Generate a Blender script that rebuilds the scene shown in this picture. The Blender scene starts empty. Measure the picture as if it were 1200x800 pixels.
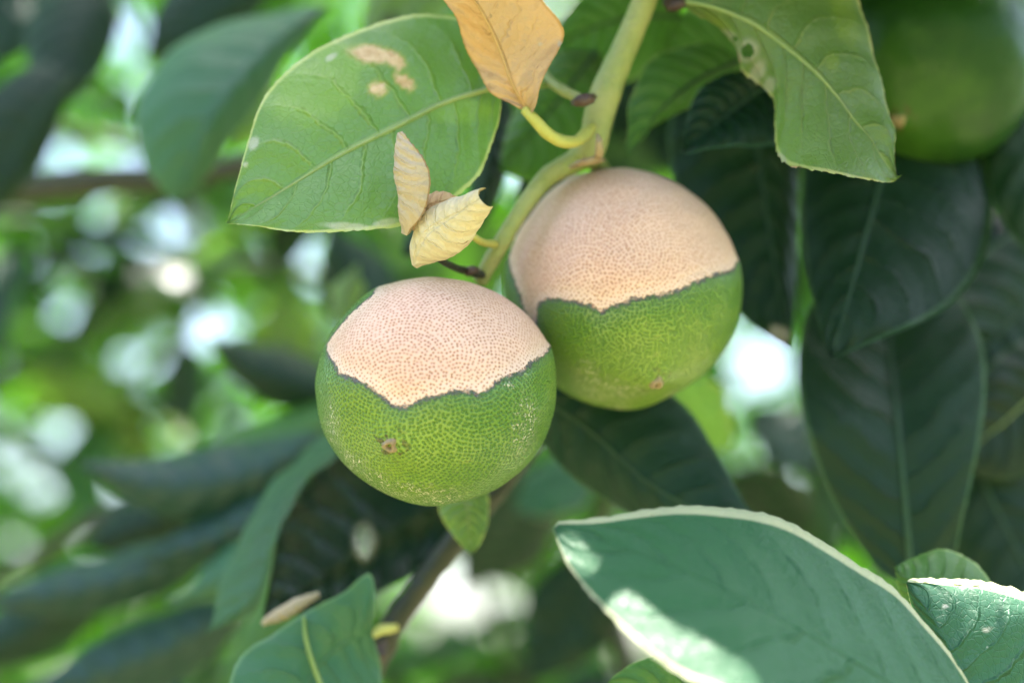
import bpy, math, random
import numpy as np
from mathutils import Vector, Matrix, noise
from mathutils.kdtree import KDTree

# ------------------------------------------------------------------ camera, sky, sun, exposure
scene = bpy.context.scene
COL = scene.collection
R = math.radians
PITCH = R(12)
CAM = Vector((0, 0, 1.5))
FWD = Vector((0, math.cos(PITCH), math.sin(PITCH)))
UP = Vector((0, -math.sin(PITCH), math.cos(PITCH)))
RIGHT = Vector((1, 0, 0))
FPX = 2000.0                     # 60 mm on a 36 mm sensor, 1200 px wide photograph
D0 = 0.45                        # metres to the plane of the fruit

cam_d = bpy.data.cameras.new('camera')
cam_d.lens = 60; cam_d.sensor_width = 36; cam_d.sensor_fit = 'HORIZONTAL'
cam_d.clip_start = 0.01; cam_d.clip_end = 2000
cam_d.dof.use_dof = True
cam_d.dof.focus_distance = D0 - 0.013
cam_d.dof.aperture_fstop = 3.9
cam_d.dof.aperture_blades = 0
cam = bpy.data.objects.new('camera', cam_d)
cam.location = CAM; cam.rotation_euler = (R(90) + PITCH, 0, 0)
COL.objects.link(cam); scene.camera = cam

SUN = Vector((0.20, 0.12, 0.96)).normalized()          # towards the sun
w = bpy.data.worlds.new('World'); scene.world = w; w.use_nodes = True
nt = w.node_tree; nt.nodes.clear()
sky = nt.nodes.new('ShaderNodeTexSky'); sky.sky_type = 'NISHITA'; sky.sun_disc = False
sky.sun_elevation = math.asin(SUN.z); sky.sun_rotation = math.atan2(SUN.x, SUN.y)
sky.air_density = 1.0; sky.dust_density = 4.0; sky.ozone_density = 1.0
bg = nt.nodes.new('ShaderNodeBackground'); bg.inputs[1].default_value = 0.13
wo = nt.nodes.new('ShaderNodeOutputWorld')
nt.links.new(sky.outputs[0], bg.inputs[0]); nt.links.new(bg.outputs[0], wo.inputs[0])
sd = bpy.data.lights.new('sun', 'SUN'); sd.energy = 5.0; sd.angle = R(0.53); sd.color = (1, 0.95, 0.86)
so = bpy.data.objects.new('sun', sd); COL.objects.link(so)
so.rotation_euler = SUN.to_track_quat('Z', 'Y').to_euler()

scene.view_settings.view_transform = 'Standard'; scene.view_settings.look = 'None'
scene.view_settings.gamma = 1.0; scene.view_settings.use_curve_mapping = False
scene.view_settings.exposure = 2.75
scene.render.engine = 'CYCLES'
scene.cycles.use_denoising = True
scene.cycles.max_bounces = 6; scene.cycles.transparent_max_bounces = 4
scene.cycles.caustics_reflective = False; scene.cycles.caustics_refractive = False

random.seed(7); rng = np.random.default_rng(7)

def P(x, y, z=0.0):
    """photo pixel + mm beyond the fruit plane -> world point"""
    d = D0 + z / 1000.0
    return CAM + FWD * d + RIGHT * ((x - 600) / FPX * d) + UP * ((400 - y) / FPX * d)

def project(p):
    q = Vector(p) - CAM; d = q.dot(FWD)
    return 600 + q.dot(RIGHT) / d * FPX, 400 - q.dot(UP) / d * FPX, d

# ------------------------------------------------------------------ node helpers
class NT:
    def __init__(s, name):
        s.m = bpy.data.materials.new(name); s.m.use_nodes = True
        s.t = s.m.node_tree; s.t.nodes.clear()
    def n(s, typ, **kw):
        x = s.t.nodes.new(typ)
        for k, v in kw.items():
            if k.startswith('i_'):
                key = k[2:].replace('_', ' ')
                key = int(key) if key.isdigit() else key
                s.set(x, key, v)
            else: setattr(x, k, v)
        return x
    def set(s, node, key, v):
        if hasattr(v, 'is_output'): s.t.links.new(v, node.inputs[key])
        elif isinstance(v, bpy.types.Node): s.t.links.new(v.outputs[0], node.inputs[key])
        else:
            if isinstance(v, (tuple, list)) and len(v) == 3 and node.inputs[key].type == 'RGBA': v = (*v, 1)
            node.inputs[key].default_value = v
    def math(s, op, a, b=0.0, c=None, clamp=False):
        x = s.n('ShaderNodeMath', operation=op, use_clamp=clamp); s.set(x, 0, a); s.set(x, 1, b)
        if c is not None: s.set(x, 2, c)
        return x.outputs[0]
    def sstep(s, v, lo, hi, a=0.0, b=1.0):
        x = s.n('ShaderNodeMapRange', interpolation_type='SMOOTHSTEP')
        s.set(x, 0, v); s.set(x, 1, lo); s.set(x, 2, hi); s.set(x, 3, a); s.set(x, 4, b)
        return x.outputs[0]
    def mix(s, f, a, b, blend='MIX'):
        x = s.n('ShaderNodeMix', data_type='RGBA', blend_type=blend)
        s.set(x, 0, f); s.set(x, 6, a); s.set(x, 7, b)
        return x.outputs[2]
    def noise(s, vec, scale, detail=3, rough=0.5, dist=0.0, dim='3D'):
        x = s.n('ShaderNodeTexNoise', noise_dimensions=dim)
        if vec is not None: s.set(x, 'Vector', vec)
        s.set(x, 'Scale', scale); s.set(x, 'Detail', detail); s.set(x, 'Roughness', rough); s.set(x, 'Distortion', dist)
        return x.outputs[0]
    def voro(s, vec, scale, feature='F1', dim='3D', rand=1.0):
        x = s.n('ShaderNodeTexVoronoi', feature=feature, voronoi_dimensions=dim)
        s.set(x, 'Vector', vec); s.set(x, 'Scale', scale); s.set(x, 'Randomness', rand)
        return x
    def out(s, sh):
        o = s.n('ShaderNodeOutputMaterial'); s.set(o, 0, sh); return s.m
    def bump(s, h, strength, dist):
        x = s.n('ShaderNodeBump'); s.set(x, 'Height', h); s.set(x, 'Strength', strength); s.set(x, 'Distance', dist)
        return x.outputs[0]

def leaf_material(name, top, under, vein, trans, rough=0.33, transw=0.38, spec=0.5, dry=False, veinmix=0.5, margin=None, island=False, simple=False, dust=0.2):
    b = NT(name)
    uv = b.n('ShaderNodeUVMap', uv_map='leaf')
    sep = b.n('ShaderNodeSeparateXYZ', i_0=uv.outputs[0])
    u, v = sep.outputs[0], sep.outputs[1]
    geo = b.n('ShaderNodeNewGeometry'); tc = b.n('ShaderNodeTexCoord'); oi = b.n('ShaderNodeObjectInfo')
    obj = tc.outputs['Object']
    rnd = geo.outputs['Random Per Island'] if island else oi.outputs['Random']
    n1 = b.noise(obj, 60, 4, 0.6)
    n2 = 0.5 if simple else b.noise(obj, 420, 3, 0.6)
    a = b.math('ABSOLUTE', b.math('MULTIPLY', b.math('SUBTRACT', v, 0.5), 2.0))
    # midrib
    mw = b.math('MULTIPLY_ADD', u, -0.045, 0.062)
    mid = b.sstep(b.math('DIVIDE', a, mw), 1.0, 0.5)
    # side veins sweep forward from the midrib
    side = b.math('GREATER_THAN', v, 0.5)
    ph = b.math('ADD', b.math('MULTIPLY', b.math('SUBTRACT', u, b.math('MULTIPLY', b.math('POWER', a, 1.3), 0.2)), 9.0), b.math('MULTIPLY', side, 0.43))
    ph = b.math('ADD', ph, b.math('MULTIPLY', n1, 2.6 if dry else 0.9))
    tri = b.math('ABSOLUTE', b.math('SUBTRACT', b.math('FRACT', ph), 0.5))
    vein_w = b.math('MULTIPLY', b.sstep(tri, 0.09, 0.0), b.sstep(a, 0.98, 0.5))
    broad = b.sstep(tri, 0.5, 0.0)
    net = 0.0 if simple else b.sstep(b.voro(obj, 520, 'DISTANCE_TO_EDGE').outputs[0], 0.10, 0.0)
    edge = b.sstep(b.math('ADD', a, b.math('MULTIPLY', n2, 0.02)), 0.955, 0.985)
    colr = b.mix(b.sstep(n1, 0.3, 0.7), tuple(c * 0.72 for c in top), tuple(min(1, c * 1.22) for c in top))
    colr = b.mix(b.math('MULTIPLY', n2, 0.35), colr, tuple(min(1, c * 1.5) for c in top))
    colr = b.mix(b.math('MULTIPLY', net, 0.16), colr, vein)
    colr = b.mix(b.math('MULTIPLY', broad, 0.10), colr, vein)
    und = b.mix(b.math('MULTIPLY', n1, 0.6), under, tuple(c * 0.7 for c in under))
    colr = b.mix(geo.outputs['Backfacing'], colr, und)
    colr = b.mix(b.math('MULTIPLY', vein_w, veinmix * 0.7), colr, vein)
    colr = b.mix(b.math('MULTIPLY', mid, min(1, veinmix * 1.7)), colr, vein)
    colr = b.mix(b.math('MULTIPLY', edge, 0.85), colr, margin or tuple(min(1, c * 1.3) for c in vein))
    # pale dust and tiny scars
    if not simple:
        fl = b.sstep(b.noise(obj, 150, 5, 0.7), 0.60, 0.76)
        colr = b.mix(b.math('MULTIPLY', fl, dust), colr, (0.30, 0.36, 0.28))
    # blotches carried by the leaf
    sp = b.n('ShaderNodeAttribute', attribute_name='spot').outputs['Fac']
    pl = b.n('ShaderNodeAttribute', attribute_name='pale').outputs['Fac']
    ym = b.n('ShaderNodeAttribute', attribute_name='yellow').outputs['Fac']
    nz = b.math('MULTIPLY', b.math('SUBTRACT', b.noise(obj, 260, 4, 0.65), 0.5), 0.8)
    colr = b.mix(b.math('MULTIPLY', b.sstep(b.math('ADD', ym, nz), 0.2, 0.9), 0.42), colr, (0.22, 0.32, 0.03))
    spm = b.sstep(b.math('ADD', sp, b.math('MULTIPLY', nz, 0.9)), 0.25, 0.85)
    halo = b.sstep(b.math('ADD', sp, b.math('MULTIPLY', nz, 0.9)), -0.05, 0.35)
    colr = b.mix(b.math('MULTIPLY', halo, b.sstep(sp, 0.03, 0.3, 0.0, 0.6)), colr, (0.22, 0.22, 0.04))
    spc = b.mix(b.sstep(n2, 0.35, 0.65), (0.42, 0.25, 0.13), (0.58, 0.40, 0.25))
    colr = b.mix(spm, colr, spc)
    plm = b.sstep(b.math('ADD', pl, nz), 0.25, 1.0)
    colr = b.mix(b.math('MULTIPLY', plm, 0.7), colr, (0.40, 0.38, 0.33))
    hs = b.n('ShaderNodeHueSaturation')
    b.set(hs, 'Color', colr)
    b.set(hs, 'Hue', b.math('MULTIPLY_ADD', rnd, 0.03, 0.485))
    b.set(hs, 'Value', b.math('MULTIPLY_ADD', rnd, 0.4, 0.8))
    h = b.math('MULTIPLY', b.math('ADD', vein_w, mid), -0.6 if not dry else 0.35)
    h = b.math('ADD', h, b.math('MULTIPLY', n1, 1.6))
    h = b.math('ADD', h, b.math('MULTIPLY', n2, 0.35))
    h = b.math('ADD', h, b.math('MULTIPLY', broad, -0.6))
    h = b.math('ADD', h, b.math('MULTIPLY', net, -0.12))
    nrm = b.bump(h, 0.85, 0.0009)
    rg = b.math('ADD', b.math('MULTIPLY', n2, 0.22), rough - 0.08)
    rg = b.math('ADD', rg, b.math('MULTIPLY', geo.outputs['Backfacing'], 0.2))
    pr = b.n('ShaderNodeBsdfPrincipled')
    b.set(pr, 'Base Color', hs); b.set(pr, 'Roughness', rg); b.set(pr, 'Normal', nrm)
    b.set(pr, 'Specular IOR Level', spec)
    tr = b.n('ShaderNodeBsdfTranslucent'); b.set(tr, 'Normal', nrm)
    tcol = b.mix(b.math('MULTIPLY', b.math('ADD', vein_w, mid), 0.35), trans, vein)
    tcol = b.mix(spm, tcol, (0.5, 0.3, 0.12))
    b.set(tr, 0, tcol)
    ms = b.n('ShaderNodeMixShader'); b.set(ms, 0, transw); b.set(ms, 1, pr); b.set(ms, 2, tr)
    return b.out(ms)

VEIN = (0.20, 0.27, 0.08)
M = {}
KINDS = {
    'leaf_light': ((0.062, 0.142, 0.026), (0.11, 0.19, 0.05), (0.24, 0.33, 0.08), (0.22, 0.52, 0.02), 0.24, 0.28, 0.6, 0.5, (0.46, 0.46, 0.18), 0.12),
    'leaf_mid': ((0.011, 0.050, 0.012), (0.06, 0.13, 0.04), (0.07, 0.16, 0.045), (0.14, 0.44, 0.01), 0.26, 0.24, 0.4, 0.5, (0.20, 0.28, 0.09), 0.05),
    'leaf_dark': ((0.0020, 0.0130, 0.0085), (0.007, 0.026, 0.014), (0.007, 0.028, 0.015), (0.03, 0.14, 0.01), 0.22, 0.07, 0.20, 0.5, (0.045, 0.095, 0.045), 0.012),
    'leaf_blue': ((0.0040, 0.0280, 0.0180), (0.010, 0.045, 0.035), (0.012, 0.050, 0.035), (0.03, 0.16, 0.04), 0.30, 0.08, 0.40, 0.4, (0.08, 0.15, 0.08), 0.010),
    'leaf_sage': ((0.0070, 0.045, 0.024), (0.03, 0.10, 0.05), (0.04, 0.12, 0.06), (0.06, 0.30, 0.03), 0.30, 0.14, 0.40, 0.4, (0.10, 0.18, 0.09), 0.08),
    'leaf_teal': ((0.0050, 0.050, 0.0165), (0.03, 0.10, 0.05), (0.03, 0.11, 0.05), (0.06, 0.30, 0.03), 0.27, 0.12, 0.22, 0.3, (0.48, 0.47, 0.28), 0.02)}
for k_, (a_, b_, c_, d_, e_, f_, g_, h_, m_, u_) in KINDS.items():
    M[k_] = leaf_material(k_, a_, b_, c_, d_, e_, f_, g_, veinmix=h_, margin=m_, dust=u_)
    M[k_ + '_soft'] = leaf_material(k_ + '_soft', a_, b_, c_, d_, e_, f_, g_, veinmix=h_, margin=tuple(x * 0.6 for x in m_), simple=True)
M['leaf_dry'] = leaf_material('leaf_dry', (0.58, 0.32, 0.155), (0.58, 0.35, 0.19), (0.40, 0.20, 0.08), (0.50, 0.25, 0.08), 0.55, 0.16, spec=0.3, dry=True, veinmix=0.32, margin=(0.42, 0.22, 0.08))
M['leaf_withered'] = leaf_material('leaf_withered', (0.58, 0.53, 0.36), (0.60, 0.50, 0.36), (0.60, 0.47, 0.25), (0.55, 0.42, 0.14), 0.55, 0.18, spec=0.3, dry=True, veinmix=0.08, margin=(0.30, 0.18, 0.07))
M['leaf_far'] = leaf_material('leaf_far', (0.030, 0.095, 0.018), (0.07, 0.15, 0.04), VEIN, (0.16, 0.55, 0.005), 0.30, 0.36, island=True, simple=True)

def stem_material(name, c1, c2, c3):
    b = NT(name); tc = b.n('ShaderNodeTexCoord'); obj = tc.outputs['Object']
    n1 = b.noise(obj, 90, 5, 0.6); n2 = b.noise(obj, 600, 3, 0.6); n3 = b.noise(obj, 200, 4, 0.7)
    c = b.mix(b.sstep(n1, 0.35, 0.65), c1, c2)
    c = b.mix(b.math('MULTIPLY', b.sstep(n3, 0.60, 0.74), 0.7), c, c3)
    c = b.mix(b.math('MULTIPLY', n2, 0.4), c, tuple(x * 0.6 for x in c1))
    pr = b.n('ShaderNodeBsdfPrincipled'); b.set(pr, 'Base Color', c); b.set(pr, 'Roughness', 0.48)
    b.set(pr, 'Specular IOR Level', 0.35)
    b.set(pr, 'Normal', b.bump(b.math('ADD', b.math('MULTIPLY', n3, 1.0), b.math('MULTIPLY', n2, 0.4)), 0.8, 0.0012))
    return b.out(pr)
M['stem'] = stem_material('stem_green', (0.25, 0.30, 0.09), (0.33, 0.34, 0.13), (0.22, 0.16, 0.09))
M['petiole'] = stem_material('petiole_yellow', (0.42, 0.40, 0.09), (0.46, 0.46, 0.12), (0.30, 0.20, 0.07))
M['petiole_green'] = stem_material('petiole_green', (0.15, 0.24, 0.06), (0.20, 0.28, 0.08), (0.15, 0.14, 0.06))
M['bark'] = stem_material('bark', (0.020, 0.026, 0.014), (0.035, 0.038, 0.022), (0.06, 0.052, 0.038))
M['bud'] = stem_material('bud', (0.05, 0.030, 0.028), (0.09, 0.055, 0.042), (0.2, 0.16, 0.08))
M['corky'] = stem_material('corky', (0.24, 0.16, 0.09), (0.34, 0.27, 0.15), (0.11, 0.06, 0.035))
M['rib'] = stem_material('rib_pale', (0.20, 0.28, 0.09), (0.25, 0.32, 0.11), (0.2, 0.26, 0.08))
M['rib_dark'] = stem_material('rib_dark', (0.018, 0.055, 0.024), (0.026, 0.070, 0.030), (0.03, 0.07, 0.03))
M['rib_dry'] = stem_material('rib_dry', (0.45, 0.27, 0.10), (0.5, 0.32, 0.14), (0.35, 0.2, 0.08))

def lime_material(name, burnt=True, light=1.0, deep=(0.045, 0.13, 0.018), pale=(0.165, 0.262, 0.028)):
    b = NT(name)
    uv = b.n('ShaderNodeUVMap', uv_map='skin')            # millimetres on the skin
    vec = uv.outputs[0]
    tc = b.n('ShaderNodeTexCoord'); obj = tc.outputs['Object']
    sda = b.n('ShaderNodeAttribute', attribute_name='burn').outputs['Fac']
    bl = b.n('ShaderNodeAttribute', attribute_name='blossom').outputs['Fac']      # degrees from blossom end
    fleck = b.n('ShaderNodeAttribute', attribute_name='fleck').outputs['Fac']
    big = b.noise(obj, 45, 4, 0.6); med = b.noise(obj, 160, 4, 0.6); fine = b.noise(obj, 900, 3, 0.6)
    # oil glands: millimetres to the nearest gland of the skin, and that gland's own number
    gd = b.n('ShaderNodeAttribute', attribute_name='gland').outputs['Fac']
    cellv = b.n('ShaderNodeAttribute', attribute_name='gland_id').outputs['Fac']
    size = b.math('MULTIPLY_ADD', cellv, 0.12, 0.17)
    pore = b.sstep(b.math('DIVIDE', gd, size), 1.35, 0.55)
    pit = b.sstep(gd, 0.46, 0.14)
    # green rind
    t = b.math('ADD', b.sstep(bl, 62, 8, 0.0, 0.62), b.math('MULTIPLY', b.math('SUBTRACT', big, 0.5), 1.2))
    t = b.math('ADD', t, b.math('MULTIPLY', b.math('SUBTRACT', med, 0.5), 0.7))
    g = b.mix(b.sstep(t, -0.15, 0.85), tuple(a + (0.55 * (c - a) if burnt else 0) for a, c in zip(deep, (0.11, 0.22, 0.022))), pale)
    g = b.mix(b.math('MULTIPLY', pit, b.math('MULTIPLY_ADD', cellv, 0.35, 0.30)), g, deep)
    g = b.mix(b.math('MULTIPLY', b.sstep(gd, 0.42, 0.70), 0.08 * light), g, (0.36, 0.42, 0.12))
    g = b.mix(b.math('MULTIPLY', b.sstep(med, 0.62, 0.72), 0.25 * light), g, (0.35, 0.36, 0.10))
    fl = b.math('MULTIPLY', fleck, b.sstep(b.noise(vec, 0.9, 4, 0.65, 1.2, dim='2D'), 0.56, 0.62))
    if burnt:
        jag = b.math('MULTIPLY', b.math('SUBTRACT', b.noise(vec, 0.55, 5, 0.68, dim='2D'), 0.5), 3.4)
        s = b.math('ADD', sda, jag)
        # bluish-grey band on the living rind beside the dead patch
        g = b.mix(b.math('MULTIPLY', b.sstep(s, -6.0, -0.2), 0.42), g, (0.085, 0.17, 0.10))
        sc = b.mix(b.sstep(big, 0.35, 0.68), (0.60, 0.355, 0.262), (0.66, 0.412, 0.318))
        sc = b.mix(b.math('MULTIPLY', b.sstep(s, 6.0, 0.4), 0.45), sc, (0.76, 0.58, 0.46))
        sc = b.mix(b.math('MULTIPLY', pore, b.math('MULTIPLY_ADD', med, 1.1, 0.3)), sc, (0.40, 0.18, 0.105))
        sc = b.mix(b.math('MULTIPLY', b.sstep(gd, 0.34, 0.62), 0.30), sc, (0.78, 0.57, 0.46))
        inn = b.sstep(s, -0.10, 0.10)
        c = b.mix(inn, g, sc)
        rim = b.math('MULTIPLY', b.sstep(s, -1.0, -0.2), b.sstep(s, 0.50, 0.12))
        c = b.mix(b.math('MULTIPLY', rim, b.sstep(b.noise(vec, 0.22, 3, 0.6, dim='2D'), 0.30, 0.62, 0.25, 0.95)), c, b.mix(med, (0.045, 0.04, 0.05), (0.16, 0.15, 0.16)))
        rg = b.mix(inn, (0.29, 0.29, 0.29), (0.62, 0.62, 0.62))
        hb = b.math('ADD', b.math('MULTIPLY', rim, -0.9), b.math('MULTIPLY', inn, -0.3))
        h = b.math('ADD', b.math('MULTIPLY', b.math('MULTIPLY', pit, -0.9), b.math('SUBTRACT', 1.0, inn)), b.math('MULTIPLY', b.math('MULTIPLY', pore, -0.45), inn))
        h = b.math('ADD', h, hb)
    else:
        c = g; rg = 0.38; h = b.math('MULTIPLY', pit, -0.7)
    c = b.mix(fl, c, (0.75, 0.70, 0.55))
    brown = b.math('MULTIPLY', b.sstep(bl, 12.0, 4.0), b.sstep(b.noise(vec, 0.33, 4, 0.65, dim='2D'), 0.54, 0.60))
    c = b.mix(b.math('MULTIPLY', brown, 0.85), c, (0.07, 0.04, 0.02))
    h = b.math('ADD', h, b.math('MULTIPLY', fine, 0.15)); h = b.math('ADD', h, b.math('MULTIPLY', med, 0.8)); h = b.math('ADD', h, fl)
    pr = b.n('ShaderNodeBsdfPrincipled')
    b.set(pr, 'Base Color', c); b.set(pr, 'Roughness', rg); b.set(pr, 'Specular IOR Level', 0.42 if burnt else 0.2)
    b.set(pr, 'Normal', b.bump(h, 0.8, 0.0006))
    return b.out(pr)
M['lime_burnt'] = lime_material('lime_burnt')
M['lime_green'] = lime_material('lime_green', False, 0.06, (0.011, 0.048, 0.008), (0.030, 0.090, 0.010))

def ground_material():
    b = NT('orchard_soil'); tc = b.n('ShaderNodeTexCoord'); o = tc.outputs['Object']
    n1 = b.noise(o, 0.8, 5, 0.6); n2 = b.noise(o, 12, 5, 0.7)
    c = b.mix(b.sstep(n1, 0.4, 0.6), (0.30, 0.24, 0.16), (0.12, 0.17, 0.05))
    c = b.mix(b.math('MULTIPLY', n2, 0.6), c, (0.18, 0.14, 0.09))
    pr = b.n('ShaderNodeBsdfPrincipled'); b.set(pr, 'Base Color', c); b.set(pr, 'Roughness', 0.9)
    b.set(pr, 'Normal', b.bump(n2, 0.6, 0.03))
    return b.out(pr)
M['soil'] = ground_material()

# ------------------------------------------------------------------ mesh helpers
def link(name, me, mat, parent=None, smooth=True):
    o = bpy.data.objects.new(name, me); COL.objects.link(o)
    if mat is not None and not me.materials: me.materials.append(M[mat])
    if smooth: me.polygons.foreach_set('use_smooth', [True] * len(me.polygons))
    if parent is not None: o.parent = parent; o.matrix_parent_inverse = parent.matrix_world.inverted()
    return o

def thing(name, label, cat, loc, group=None):
    o = bpy.data.objects.new(name, None); COL.objects.link(o); o.empty_display_size = 0.02
    o.location = loc; o['label'] = label; o['category'] = cat
    if group: o['group'] = group
    o.matrix_world = Matrix.Translation(loc)
    return o

def catmull(pts, n):
    pts = np.array([tuple(p) for p in pts], float)
    if len(pts) == 2:
        t = np.linspace(0, 1, n)[:, None]; return pts[0] * (1 - t) + pts[1] * t
    seg = np.sqrt(np.linalg.norm(np.diff(pts, axis=0), axis=1)) + 1e-9
    seg = np.linalg.norm(np.diff(pts, axis=0), axis=1) ** 0.75 + 1e-9
    k = np.concatenate([[0], np.cumsum(seg)])
    ext = np.vstack([2 * pts[0] - pts[1], pts, 2 * pts[-1] - pts[-2]])
    ke = np.concatenate([[-seg[0]], k, [k[-1] + seg[-1]]])
    out = []
    # resample evenly by chord length afterwards
    for tt in np.linspace(0, k[-1], n * 4):
        i = min(max(np.searchsorted(k, tt, 'right') - 1, 0), len(pts) - 2)
        p0, p1, p2, p3 = ext[i:i + 4]; t0, t1, t2, t3 = ke[i:i + 4]
        a1 = (t1 - tt) / (t1 - t0) * p0 + (tt - t0) / (t1 - t0) * p1
        a2 = (t2 - tt) / (t2 - t1) * p1 + (tt - t1) / (t2 - t1) * p2
        a3 = (t3 - tt) / (t3 - t2) * p2 + (tt - t2) / (t3 - t2) * p3
        b1 = (t2 - tt) / (t2 - t0) * a1 + (tt - t0) / (t2 - t0) * a2
        b2 = (t3 - tt) / (t3 - t1) * a2 + (tt - t1) / (t3 - t1) * a3
        out.append((t2 - tt) / (t2 - t1) * b1 + (tt - t1) / (t2 - t1) * b2)
    out = np.array(out)
    s = np.concatenate([[0], np.cumsum(np.linalg.norm(np.diff(out, axis=0), axis=1))])
    q = np.linspace(0, s[-1], n)
    return np.stack([np.interp(q, s, out[:, j]) for j in range(out.shape[1])], 1)

def nrmz(a): return a / (np.linalg.norm(a, axis=-1, keepdims=True) + 1e-12)

def tube_mesh(name, pts, radii, seg=12, rows=None, knobs=(), rough=0.0, seed=0, cap=True):
    """pts: world points; radii in metres at those points; knobs: (t, gain, width)"""
    rows = rows or max(12, len(pts) * 8)
    aug = [(*p, r) for p, r in zip(pts, radii)]
    c = catmull(aug, rows); cen, rad = c[:, :3], np.maximum(c[:, 3], 1e-5)
    t = np.linspace(0, 1, rows)
    for kt, g, wd in knobs: rad = rad * (1 + g * np.exp(-((t - kt) / wd) ** 2))
    tan = nrmz(np.gradient(cen, axis=0))
    ref = np.array([0.21, 0.35, 0.91])
    verts = []
    s = nrmz(np.cross(tan[0], ref))
    for i in range(rows):
        s = s - tan[i] * np.dot(s, tan[i]); s = s / np.linalg.norm(s); bb = np.cross(tan[i], s)
        for j in range(seg):
            an = 2 * math.pi * j / seg
            d = math.cos(an) * s + math.sin(an) * bb
            r = rad[i]
            if rough: r *= 1 + rough * noise.noise(Vector(cen[i] * 300 + d * 2 + seed))
            verts.append(cen[i] + d * r)
    faces = [(i * seg + j, i * seg + (j + 1) % seg, (i + 1) * seg + (j + 1) % seg, (i + 1) * seg + j) for i in range(rows - 1) for j in range(seg)]
    if cap:
        verts.append(cen[0] - tan[0] * rad[0] * .4); verts.append(cen[-1] + tan[-1] * rad[-1] * .5)
        a, z = len(verts) - 2, len(verts) - 1
        faces += [(a, (j + 1) % seg, j) for j in range(seg)]
        faces += [(z, (rows - 1) * seg + j, (rows - 1) * seg + (j + 1) % seg) for j in range(seg)]
    me = bpy.data.meshes.new(name); me.from_pydata([tuple(v) for v in verts], [], faces)
    return me

def local(me, parent):
    me.transform(Matrix.Translation(-parent.matrix_world.translation)); return me

def put(name, me, mat, parent, root):
    """mesh in world coordinates -> child of parent, origin at the thing's base"""
    local(me, root)
    o = bpy.data.objects.new(name, me); COL.objects.link(o)
    if mat is not None and not me.materials: me.materials.append(M[mat])
    me.polygons.foreach_set('use_smooth', [True] * len(me.polygons))
    o.parent = parent
    return o

def tube(name, px, mat, parent, root, **kw):
    """px: (x, y, z_mm, radius_px)"""
    pts = [P(x, y, z) for x, y, z, r in px]
    rad = [r * (D0 + z / 1000) / FPX for x, y, z, r in px]
    return put(name, tube_mesh(name, pts, rad, **kw), mat, parent, root)

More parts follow.
